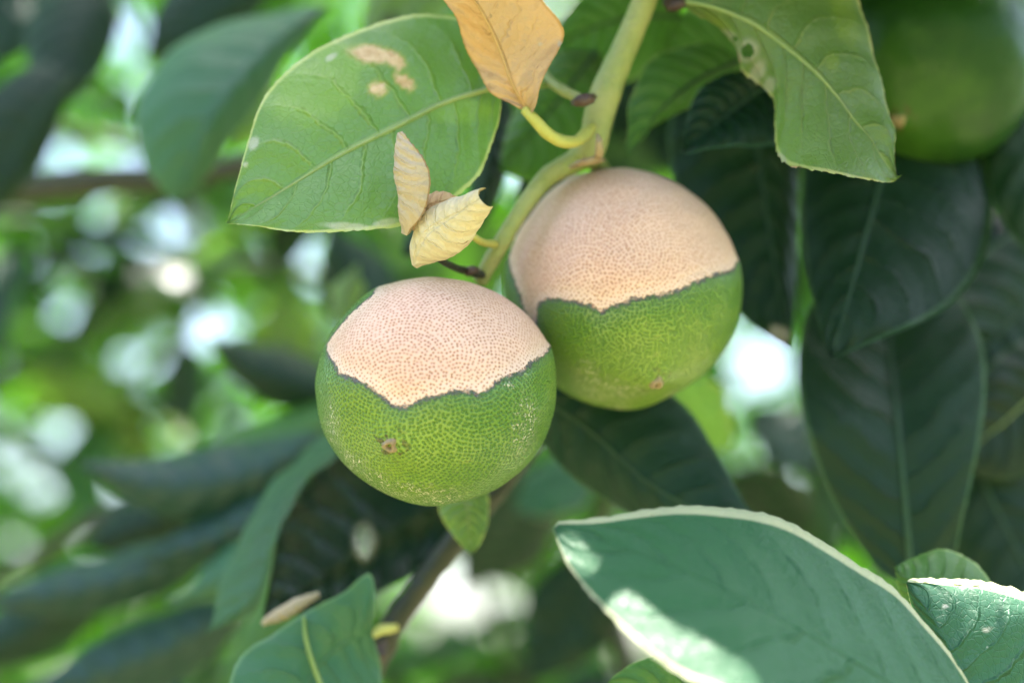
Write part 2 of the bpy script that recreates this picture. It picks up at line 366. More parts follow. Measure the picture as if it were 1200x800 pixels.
def leaf(root, mat, base, tip, mid, left, right, camber=1.5, lipL=None, lipR=None, wave=0.6, serr=0.35, holes=(), spots=(),
         rib=None, ribw=1.0, petiole=None, N=88, K=11, name='leaf', label=None, seed=0, flip=False, crinkle=0.0):
    """a leaf blade lofted between its left margin, midrib and right margin, base to tip"""
    if spots or holes: N, K = 170, 24
    W = lambda L: [P(*p) for p in L]
    Lc = catmull(W([base, *left, tip]), N); Mc = catmull(W([base, *mid, tip]), N); Rc = catmull(W([base, *right, tip]), N)
    du = nrmz(np.gradient(Mc, axis=0)); ac = nrmz(Rc - Lc + 1e-9)
    nr = nrmz(np.cross(du, ac))
    tocam = nrmz(np.array(CAM) - Mc)
    sg = np.sign((nr * tocam).sum(1).mean()); nr = nr * sg
    for _ in range(3): nr[1:-1] = nrmz(nr[:-2] + nr[1:-1] + nr[2:])
    u = np.linspace(0, 1, N)
    wid = np.linalg.norm(Rc - Lc, axis=1); wid = wid / wid.max()
    vs = np.concatenate([-np.sin(np.linspace(1, 0, K + 1) * math.pi / 2)[:-1], np.sin(np.linspace(0, 1, K + 1) * math.pi / 2)])
    cols, vv = [], []
    def lip_cols(E, Mi, lip, sgn):
        out = []
        L = (RIGHT * (lip[0] / FPX * D0) + UP * (-lip[1] / FPX * D0)); B = FWD * (lip[2] / 1000)
        for s in (0.3, 0.65, 1.0):
            f = np.sin(math.pi * np.clip(u, 0, 1))[:, None] ** 0.35
            sc = (1 + 0.08 * np.sin(u * 150 + 2 * np.sin(u * 23)) * s)[:, None]
            out.append((E + f * sc * (np.array(L) * math.sin(s * math.pi / 2) + np.array(B) * (1 - math.cos(s * math.pi / 2))), sgn * (1 + 0.01 * s)))
        return out
    rs = np.random.default_rng(seed + 100)
    ph = rs.uniform(0, 6.28, 6)
    for v in vs:
        E = Lc if v < 0 else Rc
        a = abs(v)
        p = Mc * (1 - a) + E * a
        cb = camber / 1000 * 4 * a * (1 - a) * wid
        wv = wave / 1000 * a ** 1.5 * (np.sin(u * 17 + ph[0] + (v > 0) * 2) + 0.6 * np.sin(u * 31 + ph[1] + (v > 0)))
        # slight quilting between side veins
        q = 0.18 / 1000 * np.sin((u - 0.2 * a ** 1.3) * 9 * 2 * math.pi) * a * (1 - a) * 4
        if crinkle:
            q = q + crinkle / 1000 * np.array([noise.noise(Vector((x * 90, y * 90, z * 90 + seed))) for x, y, z in p])
        p = p + nr * (cb + wv + q)[:, None]
        if a > 0.999:
            fr = (u * 26 + 0.35 * np.sin(u * 40 + ph[2])) % 1.0
            out = nrmz(E - Mc + 1e-9)
            p = p + out * (serr / 1000 * (fr ** 0.6 - 0.6) * np.sin(math.pi * u) ** 0.3)[:, None]
            p = p + nr * (rs.normal(0, 0.07, N) * serr / 1000)[:, None]
        cols.append(p); vv.append(v)
    if lipL: 
        lc = lip_cols(cols[0], Mc, lipL, -1)
        cols = [c for c, _ in reversed(lc)] + cols; vv = [x for _, x in reversed(lc)] + vv
    if lipR:
        lc = lip_cols(cols[-1], Mc, lipR, 1)
        cols = cols + [c for c, _ in lc]; vv = vv + [x for _, x in lc]
    C = len(cols)
    V = np.stack(cols, 1).reshape(-1, 3)
    uvs = np.stack([np.repeat(u, C), np.tile((np.array(vv) + 1) / 2, N)], 1)
    pxy = None
    if holes or spots:
        pxy = np.array([project(p)[:2] for p in V])
    F = []
    for i in range(N - 1):
        for j in range(C - 1):
            f = (i * C + j, i * C + j + 1, (i + 1) * C + j + 1, (i + 1) * C + j)
            if sg > 0: f = f[::1]
            else: f = f[::-1]
            if flip: f = f[::-1]
            if holes:
                c = pxy[list(f)].mean(0)
                if any(((c[0] - h[0]) / h[2]) ** 2 + ((c[1] - h[1]) / h[3]) ** 2 < 1 for h in holes): continue
            F.append(f)
    me = bpy.data.meshes.new(name); me.from_pydata([tuple(v) for v in V], [], F)
    lay = me.uv_layers.new(name='leaf')
    li = np.zeros(len(me.loops), int); me.loops.foreach_get('vertex_index', li)
    lay.data.foreach_set('uv', uvs[li].astype(np.float32).ravel())
    if spots:
        for kind in ('spot', 'pale', 'yellow'):
            val = np.zeros(len(V))
            for k, x, y, rx, ry, an in spots:
                if k != kind: continue
                dx, dy = pxy[:, 0] - x, pxy[:, 1] - y
                ca, sa = math.cos(R(an)), math.sin(R(an))
                d = np.sqrt(((dx * ca + dy * sa) / rx) ** 2 + ((-dx * sa + dy * ca) / ry) ** 2)
                val = np.maximum(val, np.clip(1.5 - d, 0, 1))
            at = me.attributes.new(kind, 'FLOAT', 'POINT'); at.data.foreach_set('value', val.astype(np.float32))
    o = put(name, me, mat, root, root)
    if label: o['label'] = label
    if rib:
        k0, k1 = 0, int(N * 0.96)
        idx = np.linspace(k0, k1, 14).astype(int)
        mc = C // 2 if not (lipL or lipR) else (list(vv).index(0.0) if 0.0 in vv else int(np.argmin(np.abs(vv))))
        line = np.stack([cols[mc][i] - nr[i] * 0.00012 for i in idx])
        rr = np.linspace(0.75, 0.14, 14) / 1000 * ribw
        rm = tube_mesh('midrib', [Vector(p) for p in line], rr, seg=8, rows=40)
        put('midrib', rm, rib, o, root)
    if petiole:
        tube('petiole', petiole[0], petiole[1], o, root, rough=0.08, seg=10)
    return o

def rolled_leaf(root, mat, axis, a0, sweep, name='dry_leaf', label=None, N=60, S=44, grow=0.35, seed=3, crinkle=0.5, squash=1.0):
    """axis: (x, y, z, radius_px); the blade rolls round it from angle a0 through sweep (degrees)"""
    aug = [(*P(x, y, z), r * (D0 + z / 1000) / FPX) for x, y, z, r in axis]
    c = catmull(aug, N); cen, rad = c[:, :3], np.maximum(c[:, 3], 2e-4)
    tan = nrmz(np.gradient(cen, axis=0))
    V = []; uvs = []
    for i in range(N):
        f = nrmz(np.array(FWD) - tan[i] * np.dot(np.array(FWD), tan[i])); s = np.cross(tan[i], f)
        for j in range(S):
            k = j / (S - 1)
            an = R(a0 + sweep * (k - 0.5) * 2 * (0.7 + 0.3 * math.sin(math.pi * min(1, i / N + 0.1))))
            r = rad[i] * (1 + grow * (k - 0.2))
            p = cen[i] - f * math.cos(an) * r * squash + s * math.sin(an) * r
            nz = noise.noise(Vector((i * 0.22, k * 2.0, seed))) * 0.6 + noise.noise(Vector((i * 0.7, k * 3, seed + 9))) * 0.35
            p = p * 1.0 + (p - cen[i]) / (np.linalg.norm(p - cen[i]) + 1e-9) * nz * crinkle / 1000
            if j in (0, S - 1): p = p + tan[i] * 0.0004 * math.sin(i * 1.9)
            V.append(p); uvs.append((i / (N - 1), k))
    F = [(i * S + j, i * S + j + 1, (i + 1) * S + j + 1, (i + 1) * S + j) for i in range(N - 1) for j in range(S - 1)]
    me = bpy.data.meshes.new(name); me.from_pydata([tuple(v) for v in V], [], F)
    lay = me.uv_layers.new(name='leaf'); uvs = np.array(uvs, np.float32)
    li = np.zeros(len(me.loops), int); me.loops.foreach_get('vertex_index', li); lay.data.foreach_set('uv', uvs[li].ravel())
    o = put(name, me, mat, root, root)
    if label: o['label'] = label
    return o

# ------------------------------------------------------------------ setting: ground
gm = bpy.data.meshes.new('ground')
n = 24; xs = np.linspace(-1, 1, n) ; xs = np.sign(xs) * np.abs(xs) ** 3 * 600
gv = [(x, y, 0.0) for y in xs for x in xs]
gm.from_pydata(gv, [], [(i * n + j, i * n + j + 1, (i + 1) * n + j + 1, (i + 1) * n + j) for i in range(n - 1) for j in range(n - 1)])
g = link('ground', gm, 'soil'); g['kind'] = 'structure'

# ------------------------------------------------------------------ limes
def to_dir(cx, cy, z, rpx, x, y):
    """point of the sphere seen at pixel (x, y), as unit vector (right, up, towards camera)"""
    dx, dy = (x - cx) / rpx, (cy - y) / rpx
    r2 = dx * dx + dy * dy
    if r2 >= 0.995:
        r = math.sqrt(r2); dx, dy = dx / r * 0.9975, dy / r * 0.9975; r2 = dx * dx + dy * dy
    return np.array((dx, dy, math.sqrt(1 - r2)))

def lime(cx, cy, z, rpx, blossom, border, back, label, mat, sx=1.0, sy=1.0, flecks=(), NU=800, NV=245, seed=0, group=None):
    c = P(cx, cy, z); rad = rpx * (D0 + z / 1000) / FPX
    root = thing('lime', label, 'lime', c, group)
    view = nrmz(np.array(CAM - c)); rt = nrmz(np.cross(np.array(UP), view)); up = np.cross(view, rt)
    # grid with its pole towards the viewer side; th from that pole
    th = np.concatenate([np.linspace(0, R(112), NV + 1)[1:], np.linspace(R(112), math.pi, NV // 8 + 2)[1:-1]]); phi = np.arange(NU) / NU * 2 * math.pi
    T, Ph = np.meshgrid(th, phi, indexing='ij')
    d = np.stack([np.sin(T) * np.cos(Ph), np.sin(T) * np.sin(Ph), np.cos(T)], -1).reshape(-1, 3)
    d = np.vstack([[0, 0, 1], d, [0, 0, -1]])
    thv = np.concatenate([[0], T.ravel(), [math.pi]]); phv = np.concatenate([[0], Ph.ravel(), [0]])
    uv = np.stack([thv * np.cos(phv), thv * np.sin(phv)], 1) * rad * 1000      # mm over the skin, azimuthal
    bd = to_dir(cx, cy, z, rpx, *blossom)
    ang = np.degrees(np.arccos(np.clip(d @ bd, -1, 1)))
    # signed distance (mm) to the edge of the burnt patch
    if border:
        poly = [to_dir(cx, cy, z, rpx, *p) for p in border] + [np.array(b) / np.linalg.norm(b) for b in back]
        pth = [math.acos(max(-1, min(1, p[2]))) for p in poly]; pph = [math.atan2(p[1], p[0]) for p in poly]
        pg = np.array([(a * math.cos(b), a * math.sin(b)) for a, b in zip(pth, pph)]) * rad * 1000
        a, bq = pg, np.roll(pg, -1, axis=0)
        best = np.full(len(uv), 1e9); inside = np.zeros(len(uv), bool)
        for p, q in zip(a, bq):
            e = q - p; t = np.clip(((uv - p) @ e) / (e @ e + 1e-12), 0, 1)
            best = np.minimum(best, np.linalg.norm(uv - (p + t[:, None] * e), axis=1))
            cr = ((p[1] > uv[:, 1]) != (q[1] > uv[:, 1])) & (uv[:, 0] < (q[0] - p[0]) * (uv[:, 1] - p[1]) / (q[1] - p[1] + 1e-12) + p[0])
            inside ^= cr
        burn = np.where(inside, best, -best)
    else: burn = np.full(len(uv), -50.0)
    # shape
    rr = np.ones(len(d))
    for i, v in enumerate(d):
        rr[i] += 0.042 * noise.noise(Vector(v * 1.3 + seed)) + 0.009 * noise.noise(Vector(v * 4.0 + seed + 5))
    rr += 0.05 * np.exp(-(ang / 9.0) ** 2) - 0.014 * np.exp(-((ang - 20) / 8.0) ** 2)         # nipple and the dip round it
    rr -= 0.012 * np.clip(burn / 2.5, -0.15, 1.0) + 0.022 * np.clip(burn / 18.0, 0, 1.0)                                             # dried skin has sunk
    # oil glands spread over the skin, each a shallow pit
    gap = 1.16 if border else 2.4
    ng = int(4 * math.pi * (rad * 1000) ** 2 / (gap * gap * 0.87)); k = np.arange(ng) + 0.5
    rs = np.random.default_rng(seed + 50)
    cz = 1 - 2 * k / ng; ph_ = k * math.pi * (3 - math.sqrt(5)); sr = np.sqrt(1 - cz * cz)
    gp = np.stack([sr * np.cos(ph_), sr * np.sin(ph_), cz], 1) + rs.normal(0, 0.13 * gap / (rad * 1000), (ng, 3)); gp = nrmz(gp)
    kd = KDTree(ng)
    for q in range(ng): kd.insert(gp[q], q)
    kd.balance()
    gl = np.zeros(len(d)); gid = np.zeros(len(d)); rid = rs.uniform(0, 1, ng)
    for q, v in enumerate(d):
        _, ix, ds = kd.find(v); gl[q] = ds * rad * 1000; gid[q] = rid[ix]
    rr -= np.clip(1 - gl / 0.42, 0, 1) ** 1.0 * np.where(burn > 0, 0.0012, 0.0022) * (1.0 if border else 0.4)
    pos = d * rr[:, None] * rad
    pos[:, 0] *= sx; pos[:, 1] *= sy
    Wm = np.stack([rt, up, view], 0)
    V = pos @ Wm
    idx = lambda i, j: 1 + i * NU + j % NU
    F = [(0, idx(0, j), idx(0, j + 1)) for j in range(NU)]
    nv = len(th)
    F += [(idx(i, j), idx(i + 1, j), idx(i + 1, j + 1), idx(i, j + 1)) for i in range(nv - 1) for j in range(NU)]
    last = len(V) - 1
    F += [(last, idx(nv - 1, j + 1), idx(nv - 1, j)) for j in range(NU)]
    # normals of the whole skin, shared by rind and patch so that no seam shows
    tmp = bpy.data.meshes.new('t'); tmp.from_pydata([tuple(v) for v in V], [], F)
    nrm = np.zeros(len(V) * 3, np.float32); tmp.vertex_normals.foreach_get('vector', nrm); nrm = nrm.reshape(-1, 3)
    bpy.data.meshes.remove(tmp)
    fl = np.zeros(len(V))
    for x, y, rx, ry in flecks:
        q = to_dir(cx, cy, z, rpx, x, y); dd = (d - q) * rpx
        fl = np.maximum(fl, np.clip(1.6 - np.sqrt((dd[:, 0] / rx) ** 2 + (dd[:, 1] / ry) ** 2 + (dd[:, 2] / (rx + ry)) ** 2), 0, 1))
    fm = np.array([burn[list(f)].mean() for f in F])
    groups = [('rind', [f for f, b in zip(F, fm) if b <= 0])]
    if border: groups.append(('sunburn_patch', [f for f, b in zip(F, fm) if b > 0]))
    for nm, fs in groups:
        used = np.unique(np.concatenate([np.array(f) for f in fs])); mp = -np.ones(len(V), int); mp[used] = np.arange(len(used))
        me = bpy.data.meshes.new(nm); me.from_pydata([tuple(v) for v in V[used]], [], [tuple(int(mp[k]) for k in f) for f in fs])
        lay = me.uv_layers.new(name='skin'); li = np.zeros(len(me.loops), int); me.loops.foreach_get('vertex_index', li)
        lay.data.foreach_set('uv', uv[used][li].astype(np.float32).ravel())
        for an, arr in (('burn', burn), ('blossom', ang), ('fleck', fl), ('gland', gl), ('gland_id', gid)):
            at = me.attributes.new(an, 'FLOAT', 'POINT'); at.data.foreach_set('value', arr[used].astype(np.float32))
        me.materials.append(M[mat]); me.polygons.foreach_set('use_smooth', [True] * len(me.polygons))
        me.normals_split_custom_set_from_vertices([tuple(x) for x in nrm[used]])
        o = bpy.data.objects.new(nm, me); COL.objects.link(o); o.parent = root
        if nm == 'sunburn_patch': o['label'] = 'dry beige sunburnt patch with brown pores and grey rim'
    # corky style scar at the blossom end: a ring with a sunken centre
    bw = nrmz(bd @ Wm); surf = V[int(np.argmax(d @ bd))]
    e1 = nrmz(np.cross(bw, np.array((0.3, 0.2, 0.9)))); e2 = np.cross(bw, e1)
    prof = [(0.0, -1.5), (0.3, -1.3), (0.55, 0.0), (0.85, 0.5), (1.2, 0.35), (1.5, -0.4), (1.7, -1.6)]
    vv = []; ff = []; S = 20
    for r, h in prof:
        for j in range(S):
            an = 2 * math.pi * j / S; k = 1 + 0.18 * math.sin(3 * an + seed) + 0.1 * math.sin(5 * an)
            vv.append(surf + (e1 * math.cos(an) + e2 * math.sin(an)) * r * k * 0.00125 + bw * (h + 0.5) * 0.00100)
    for i in range(len(prof) - 1):
        for j in range(S): ff.append((i * S + j, i * S + (j + 1) % S, (i + 1) * S + (j + 1) % S, (i + 1) * S + j))
    me = bpy.data.meshes.new('blossom_scar'); me.from_pydata([tuple(v) for v in vv], [], ff)
    me.materials.append(M['corky']); me.polygons.foreach_set('use_smooth', [True] * len(ff))
    o = bpy.data.objects.new('blossom_scar', me); COL.objects.link(o); o.parent = root
    return root, c, rad

lime(512, 455, 5, 139.5, (463, 517),
     [(440, 344), (418, 362), (398, 383), (385, 402), (386, 412), (398, 427), (404, 438), (424, 446), (436, 452), (448, 462), (462, 474), (476, 478),
      (488, 472), (500, 466), (513, 464), (526, 459), (541, 458), (556, 461), (566, 458), (574, 449), (592, 441), (606, 436), (618, 425), (632, 418), (645, 404)],
     [(0.93, 0.38, -0.15), (0.80, 0.55, -0.35), (0.35, 0.85, -0.5), (-0.2, 0.93, -0.35), (-0.46, 0.86, -0.08)],
     'lime with a beige sunburnt cap that ends in one pointed tongue', 'lime_burnt', 1.012, 0.972,
     flecks=[(470, 574, 50, 9), (440, 560, 20, 8), (510, 584, 30, 5), (392, 500, 8, 26), (415, 545, 20, 14), (610, 500, 14, 30), (590, 452, 6, 4)], seed=1)
lime(729, 337, 38, 138.5, (766, 438),
     [(668, 200), (634, 222), (612, 245), (603, 270), (598, 300), (603, 325), (612, 346), (618, 366), (622, 384), (630, 384), (633, 368), (636, 354), (648, 349),
      (664, 350), (680, 352), (694, 356), (706, 363), (716, 358), (730, 354), (742, 350), (760, 346), (778, 345), (792, 341), (806, 333), (822, 327), (836, 322), (850, 319), (860, 306)],
     [(0.96, 0.20, -0.2), (0.82, 0.42, -0.4), (0.3, 0.85, -0.5), (-0.2, 0.95, -0.35), (-0.38, 0.92, -0.1)],
     'lime with a flat-edged beige sunburnt cap, pressed against the green stem', 'lime_burnt', 1.0, 1.018,
     flecks=[(715, 455, 34, 14), (690, 440, 14, 20), (725, 474, 12, 5), (790, 460, 14, 8)], seed=4)
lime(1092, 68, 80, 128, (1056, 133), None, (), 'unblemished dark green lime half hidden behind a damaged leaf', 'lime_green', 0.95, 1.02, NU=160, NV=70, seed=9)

# ------------------------------------------------------------------ the fruiting branch
fb = thing('fruiting_branch', 'pale green citrus stem with a spotted leaf and withered leaves beside two sunburnt limes', 'branch', P(760, -60, 30))
tube('stem', [(775, -60, 34, 15), (757, -4, 32, 14.5), (735, 50, 30, 15), (715, 95, 28, 17), (702, 135, 27, 18), (694, 168, 26, 16), (686, 186, 27, 14)],
     'stem', fb, fb, seg=18, rows=70, knobs=[(0.70, 0.06, 0.05), (0.97, 0.18, 0.06)], rough=0.05)
tube('stem', [(692, 176, 28, 14), (672, 190, 28, 13), (645, 205, 26, 12), (622, 230, 22, 10.5), (603, 258, 20, 10), (588, 284, 20, 9.5), (575, 306, 21, 10), (562, 330, 22, 9)],
     'stem', fb, fb, seg=16, rows=80, knobs=[(0.05, 0.2, 0.05), (0.74, 0.12, 0.04)], rough=0.06)
tube('stem', [(690, 182, 30, 12), (698, 190, 36, 11), (706, 200, 46, 10), (716, 214, 58, 9)], 'stem', fb, fb, seg=14, rough=0.1)
o = tube('node', [(668, 196, 20, 2.5), (684, 190, 14, 4.5), (698, 187, 15, 4.5), (708, 188, 20, 2)], 'corky', fb, fb, seg=12, rough=0.5)
o = tube('node', [(700, 158, 14, 2), (703, 166, 12, 4), (702, 178, 13, 5), (697, 188, 16, 3)], 'corky', fb, fb, seg=12, rough=0.5)
tube('bud', [(696, 114, 16, 4), (688, 117, 12, 7), (678, 119, 12, 6), (671, 121, 14, 3)], 'bud', fb, fb, rough=0.45, seg=12)
tube('twig', [(682, 117, 16, 6), (662, 107, 20, 6.5), (645, 95, 26, 5.5), (636, 80, 32, 3)], 'stem', fb, fb, rough=0.1)
# big spotted leaf
leaf(fb, 'leaf_light', (588, 100, 14), (266, 262, -4), [(520, 121, 10), (470, 146, 5), (400, 181, 0), (330, 224, -3)],
     [(590, 62, 24), (560, 26, 26), (505, 17, 24), (450, 26, 20), (395, 46, 16), (345, 74, 11), (312, 112, 6), (292, 162, 1), (276, 218, -3)],
     [(586, 135, 13), (575, 172, 10), (560, 208, 6), (528, 236, 2), (482, 262, -4), (436, 269, -8), (388, 273, -10), (340, 270, -10), (298, 265, -8)],
     camber=2.2, wave=0.5, serr=0.55, rib='rib', ribw=1.25, seed=2,
     spots=[('spot', 437, 64, 26, 10, 8), ('spot', 462, 70, 16, 8, 35), ('spot', 474, 96, 14, 7, 35), ('spot', 443, 104, 12, 8, 0), ('yellow', 370, 105, 60, 40, -20), ('yellow', 400, 70, 40, 20, 0),
            ('pale', 297, 168, 6, 9, 20), ('pale', 288, 193, 4, 4, 0), ('pale', 388, 67, 9, 4, -30), ('pale', 405, 265, 30, 5, 3), ('pale', 452, 261, 18, 5, -10), ('yellow', 540, 130, 40, 16, 0)],
     petiole=([(590, 99, 14, 7), (608, 96, 18, 6), (625, 100, 24, 5), (645, 98, 28, 5)], 'petiole_green'), label='broad green leaf with tan blotches', name='leaf')
# dry hanging leaf
leaf(fb, 'leaf_dry', (622, 136, 6), (500, -62, -14), [(598, 92, 4), (580, 45, 2), (552, -5, -4)],
     [(603, 126, 4), (582, 112, 5), (560, 84, 5), (545, 55, 4), (536, 26, 0), (520, 0, -6), (500, -35, -12)],
     [(630, 122, 0), (634, 102, -2), (643, 80, -2), (654, 58, 0), (661, 40, 2), (655, 24, 4), (640, 6, 4), (615, -25, 0), (560, -60, -8)],
     camber=-2.0, wave=1.3, serr=0.25, rib='rib_dry', ribw=0.9, seed=5, crinkle=1.1, spots=[('pale', 633, 52, 3, 3, 0), ('pale', 656, 52, 3, 4, 0)],
     petiole=([(614, 128, 5, 6), (626, 140, 5, 7), (640, 155, 6, 7.5), (656, 165, 9, 7.5), (674, 166, 13, 7), (687, 156, 18, 7), (694, 148, 22, 5)], 'petiole'),
     name='dry_leaf', label='tan dried-out leaf hanging by a yellow hooked petiole')
# withered curled leaves
rolled_leaf(fb, 'leaf_withered', [(470, 155, -14, 4), (474, 170, -14, 10), (482, 200, -13, 18), (486, 230, -12, 17), (484, 255, -11, 15), (477, 275, -10, 6)], -95, 150, label='upright leaf dried into a narrow roll', seed=3, squash=0.8, crinkle=0.45, grow=0.5)
rolled_leaf(fb, 'leaf_withered', [(486, 312, -6, 4), (496, 297, -7, 17), (513, 279, -9, 28), (533, 264, -12, 28), (549, 251, -16, 21), (562, 240, -20, 16), (571, 232, -23, 12)], 20, 165, label='pale leaf withered into an open scroll', seed=12, crinkle=0.5, squash=0.8, grow=0.25)
rolled_leaf(fb, 'leaf_dry', [(486, 272, -4, 5), (502, 250, -4, 16), (520, 243, -4, 16), (540, 240, -2, 6)], 20, 120, label='brown shrivelled leaf behind the curled ones', seed=21)
tube('petiole', [(540, 262, -8, 3.5), (554, 276, -2, 4), (566, 284, 8, 4.5), (580, 286, 17, 5)], 'petiole', fb, fb, rough=0.1)
tube('petiole', [(500, 296, -4, 3), (526, 310, 6, 4), (548, 318, 16, 5), (566, 322, 20, 5)], 'bark', fb, fb, rough=0.2)
tube('bud', [(546, 322, 14, 3), (552, 317, 14, 5.5), (560, 316, 16, 3)], 'bud', fb, fb, rough=0.4)
# leaf in shade under the two limes, and the small one below
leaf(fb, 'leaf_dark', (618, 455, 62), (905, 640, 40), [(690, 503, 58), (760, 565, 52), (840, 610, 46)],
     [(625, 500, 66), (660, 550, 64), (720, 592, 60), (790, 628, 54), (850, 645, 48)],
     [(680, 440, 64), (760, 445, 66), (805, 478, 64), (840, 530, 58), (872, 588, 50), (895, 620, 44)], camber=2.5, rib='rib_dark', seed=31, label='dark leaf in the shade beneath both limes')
leaf(fb, 'leaf_light', (545, 560, 48), (552, 650, 40), [(548, 600, 42)], [(518, 578, 46), (514, 596, 44), (526, 620, 42), (542, 640, 41)], [(570, 575, 46), (573, 600, 43), (567, 628, 41), (558, 643, 40)],
     camber=1.0, rib='rib', ribw=0.7, seed=33, N=50, K=7, label='small pale leaf tip hanging below the fruit')

# ------------------------------------------------------------------ damaged-leaf branch, upper right
db = thing('leafy_branch', 'twig with a glossy crinkled leaf, torn at its base, covering the unblemished lime', 'branch', P(770, 0, 40))
tube('twig', [(770, -120, 60, 9), (778, -40, 44, 8), (792, 6, 34, 7)], 'bark', db, db, rough=0.15)
tube('bud', [(780, 2, 36, 5), (792, 6, 30, 8), (802, 4, 28, 5)], 'bud', db, db, rough=0.4)
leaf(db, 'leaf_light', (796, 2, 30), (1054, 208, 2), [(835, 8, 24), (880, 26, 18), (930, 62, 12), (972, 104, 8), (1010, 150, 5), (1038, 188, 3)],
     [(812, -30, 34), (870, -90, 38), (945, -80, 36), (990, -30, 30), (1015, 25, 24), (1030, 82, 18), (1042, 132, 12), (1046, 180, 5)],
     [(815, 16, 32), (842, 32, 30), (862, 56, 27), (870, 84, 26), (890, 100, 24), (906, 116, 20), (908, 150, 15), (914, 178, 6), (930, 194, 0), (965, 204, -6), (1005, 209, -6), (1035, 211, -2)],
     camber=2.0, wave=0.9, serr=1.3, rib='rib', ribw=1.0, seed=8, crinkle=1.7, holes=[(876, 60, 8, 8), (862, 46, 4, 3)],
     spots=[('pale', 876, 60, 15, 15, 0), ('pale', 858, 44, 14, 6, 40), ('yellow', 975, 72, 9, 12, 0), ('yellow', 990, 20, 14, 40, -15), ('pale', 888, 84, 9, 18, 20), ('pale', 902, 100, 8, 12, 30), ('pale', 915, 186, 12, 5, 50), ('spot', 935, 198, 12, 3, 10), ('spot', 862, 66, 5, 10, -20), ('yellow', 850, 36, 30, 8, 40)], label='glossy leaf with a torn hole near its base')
leaf(db, 'leaf_mid', (865, 72, 62), (731, 192, 42), [(820, 92, 56), (775, 128, 49)], [(840, 52, 62), (795, 56, 58), (760, 72, 53), (742, 108, 48), (735, 150, 44)],
     [(860, 98, 66), (830, 116, 63), (795, 132, 58), (762, 152, 51), (742, 175, 45)], camber=1.5, rib='rib_dark', seed=14, label='plain green leaf with a downward point')
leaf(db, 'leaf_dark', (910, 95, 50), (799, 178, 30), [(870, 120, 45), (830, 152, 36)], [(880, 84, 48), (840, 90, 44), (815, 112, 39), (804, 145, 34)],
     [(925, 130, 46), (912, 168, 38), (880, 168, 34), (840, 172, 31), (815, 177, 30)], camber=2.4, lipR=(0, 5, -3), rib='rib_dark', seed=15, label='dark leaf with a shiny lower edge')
leaf(db, 'leaf_mid', (800, 20, 90), (640, 60, 80), [(740, 20, 84), (690, 35, 82)], [(760, -20, 86), (700, -15, 84), (660, 20, 82)], [(775, 70, 92), (720, 100, 88), (670, 90, 84)], camber=2, rib='rib_dark', seed=16)
leaf(db, 'leaf_mid', (700, 60, 80), (585, 200, 70), [(660, 110, 76), (620, 160, 72)], [(660, 60, 80), (615, 110, 76), (592, 160, 72)], [(720, 110, 84), (700, 180, 80), (640, 215, 74)], camber=2, rib='rib_dark', seed=17)
leaf(db, 'leaf_mid', (930, 60, 80), (765, 70, 92), [(870, 60, 84), (815, 65, 90)], [(890, 10, 80), (830, 0, 88), (785, 30, 92)], [(910, 110, 84), (850, 118, 90), (795, 100, 92)], camber=2, seed=18)

for a in [('leaf_dark', (590, 95), (560, 275), 46, 0, 96, 90), ('leaf_dark', (668, 130), (606, 300), 56, 6, 92, 88), ('leaf_dark', (560, 235), (470, 300), 60, 4, 100, 96)]:
    b_, t_ = np.array(a[1], float), np.array(a[2], float); d_ = (t_ - b_) / np.linalg.norm(t_ - b_); n_ = np.array((d_[1], -d_[0])) * a[3]
    q_ = lambda k, w_, z_: (*(b_ + (t_ - b_) * k + n_ * w_), a[5] + z_)
    leaf(db, a[0], q_(0, 0, 0), q_(1, 0, 0), [q_(.5, 0, -3)], [q_(.2, .4, 6), q_(.5, .5, 8), q_(.8, .3, 4)], [q_(.2, -.4, 6), q_(.5, -.5, 8), q_(.8, -.3, 4)], camber=2, seed=int(a[3]), N=40, K=6)

# ------------------------------------------------------------------ hanging dark leaves, right
rb = thing('leafy_branch', 'dark branch whose broad shaded leaves hang below the unblemished lime', 'branch', P(1130, -60, 120))
tube('twig', [(1150, -160, 130, 12), (1120, -20, 120, 11), (1070, 120, 112, 9), (1050, 180, 96, 7), (1150, 150, 110, 3)][:4], 'bark', rb, rb, rough=0.15)
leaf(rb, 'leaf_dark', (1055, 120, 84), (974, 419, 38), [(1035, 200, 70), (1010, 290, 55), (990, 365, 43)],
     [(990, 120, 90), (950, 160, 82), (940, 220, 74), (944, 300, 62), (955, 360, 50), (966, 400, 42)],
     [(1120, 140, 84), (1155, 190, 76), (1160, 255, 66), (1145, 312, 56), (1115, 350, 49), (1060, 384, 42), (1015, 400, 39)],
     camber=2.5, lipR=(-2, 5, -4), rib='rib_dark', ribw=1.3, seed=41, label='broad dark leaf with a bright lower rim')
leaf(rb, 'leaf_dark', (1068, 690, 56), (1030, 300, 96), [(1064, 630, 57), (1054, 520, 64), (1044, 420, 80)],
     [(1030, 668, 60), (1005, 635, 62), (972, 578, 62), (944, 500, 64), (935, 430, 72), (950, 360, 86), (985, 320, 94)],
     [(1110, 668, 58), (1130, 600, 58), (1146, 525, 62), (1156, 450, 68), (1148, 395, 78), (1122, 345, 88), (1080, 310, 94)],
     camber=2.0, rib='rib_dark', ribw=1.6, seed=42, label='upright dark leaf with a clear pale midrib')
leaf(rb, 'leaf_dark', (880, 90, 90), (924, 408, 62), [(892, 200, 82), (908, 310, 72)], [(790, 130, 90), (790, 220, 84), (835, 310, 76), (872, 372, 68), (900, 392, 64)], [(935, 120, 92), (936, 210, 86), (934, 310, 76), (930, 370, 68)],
     camber=2.5, rib='rib_dark', ribw=1.2, seed=43, spots=[('pale', 916, 392, 16, 10, 40)], serr=0.7, label='narrow bluish leaf hanging with a ragged tip')
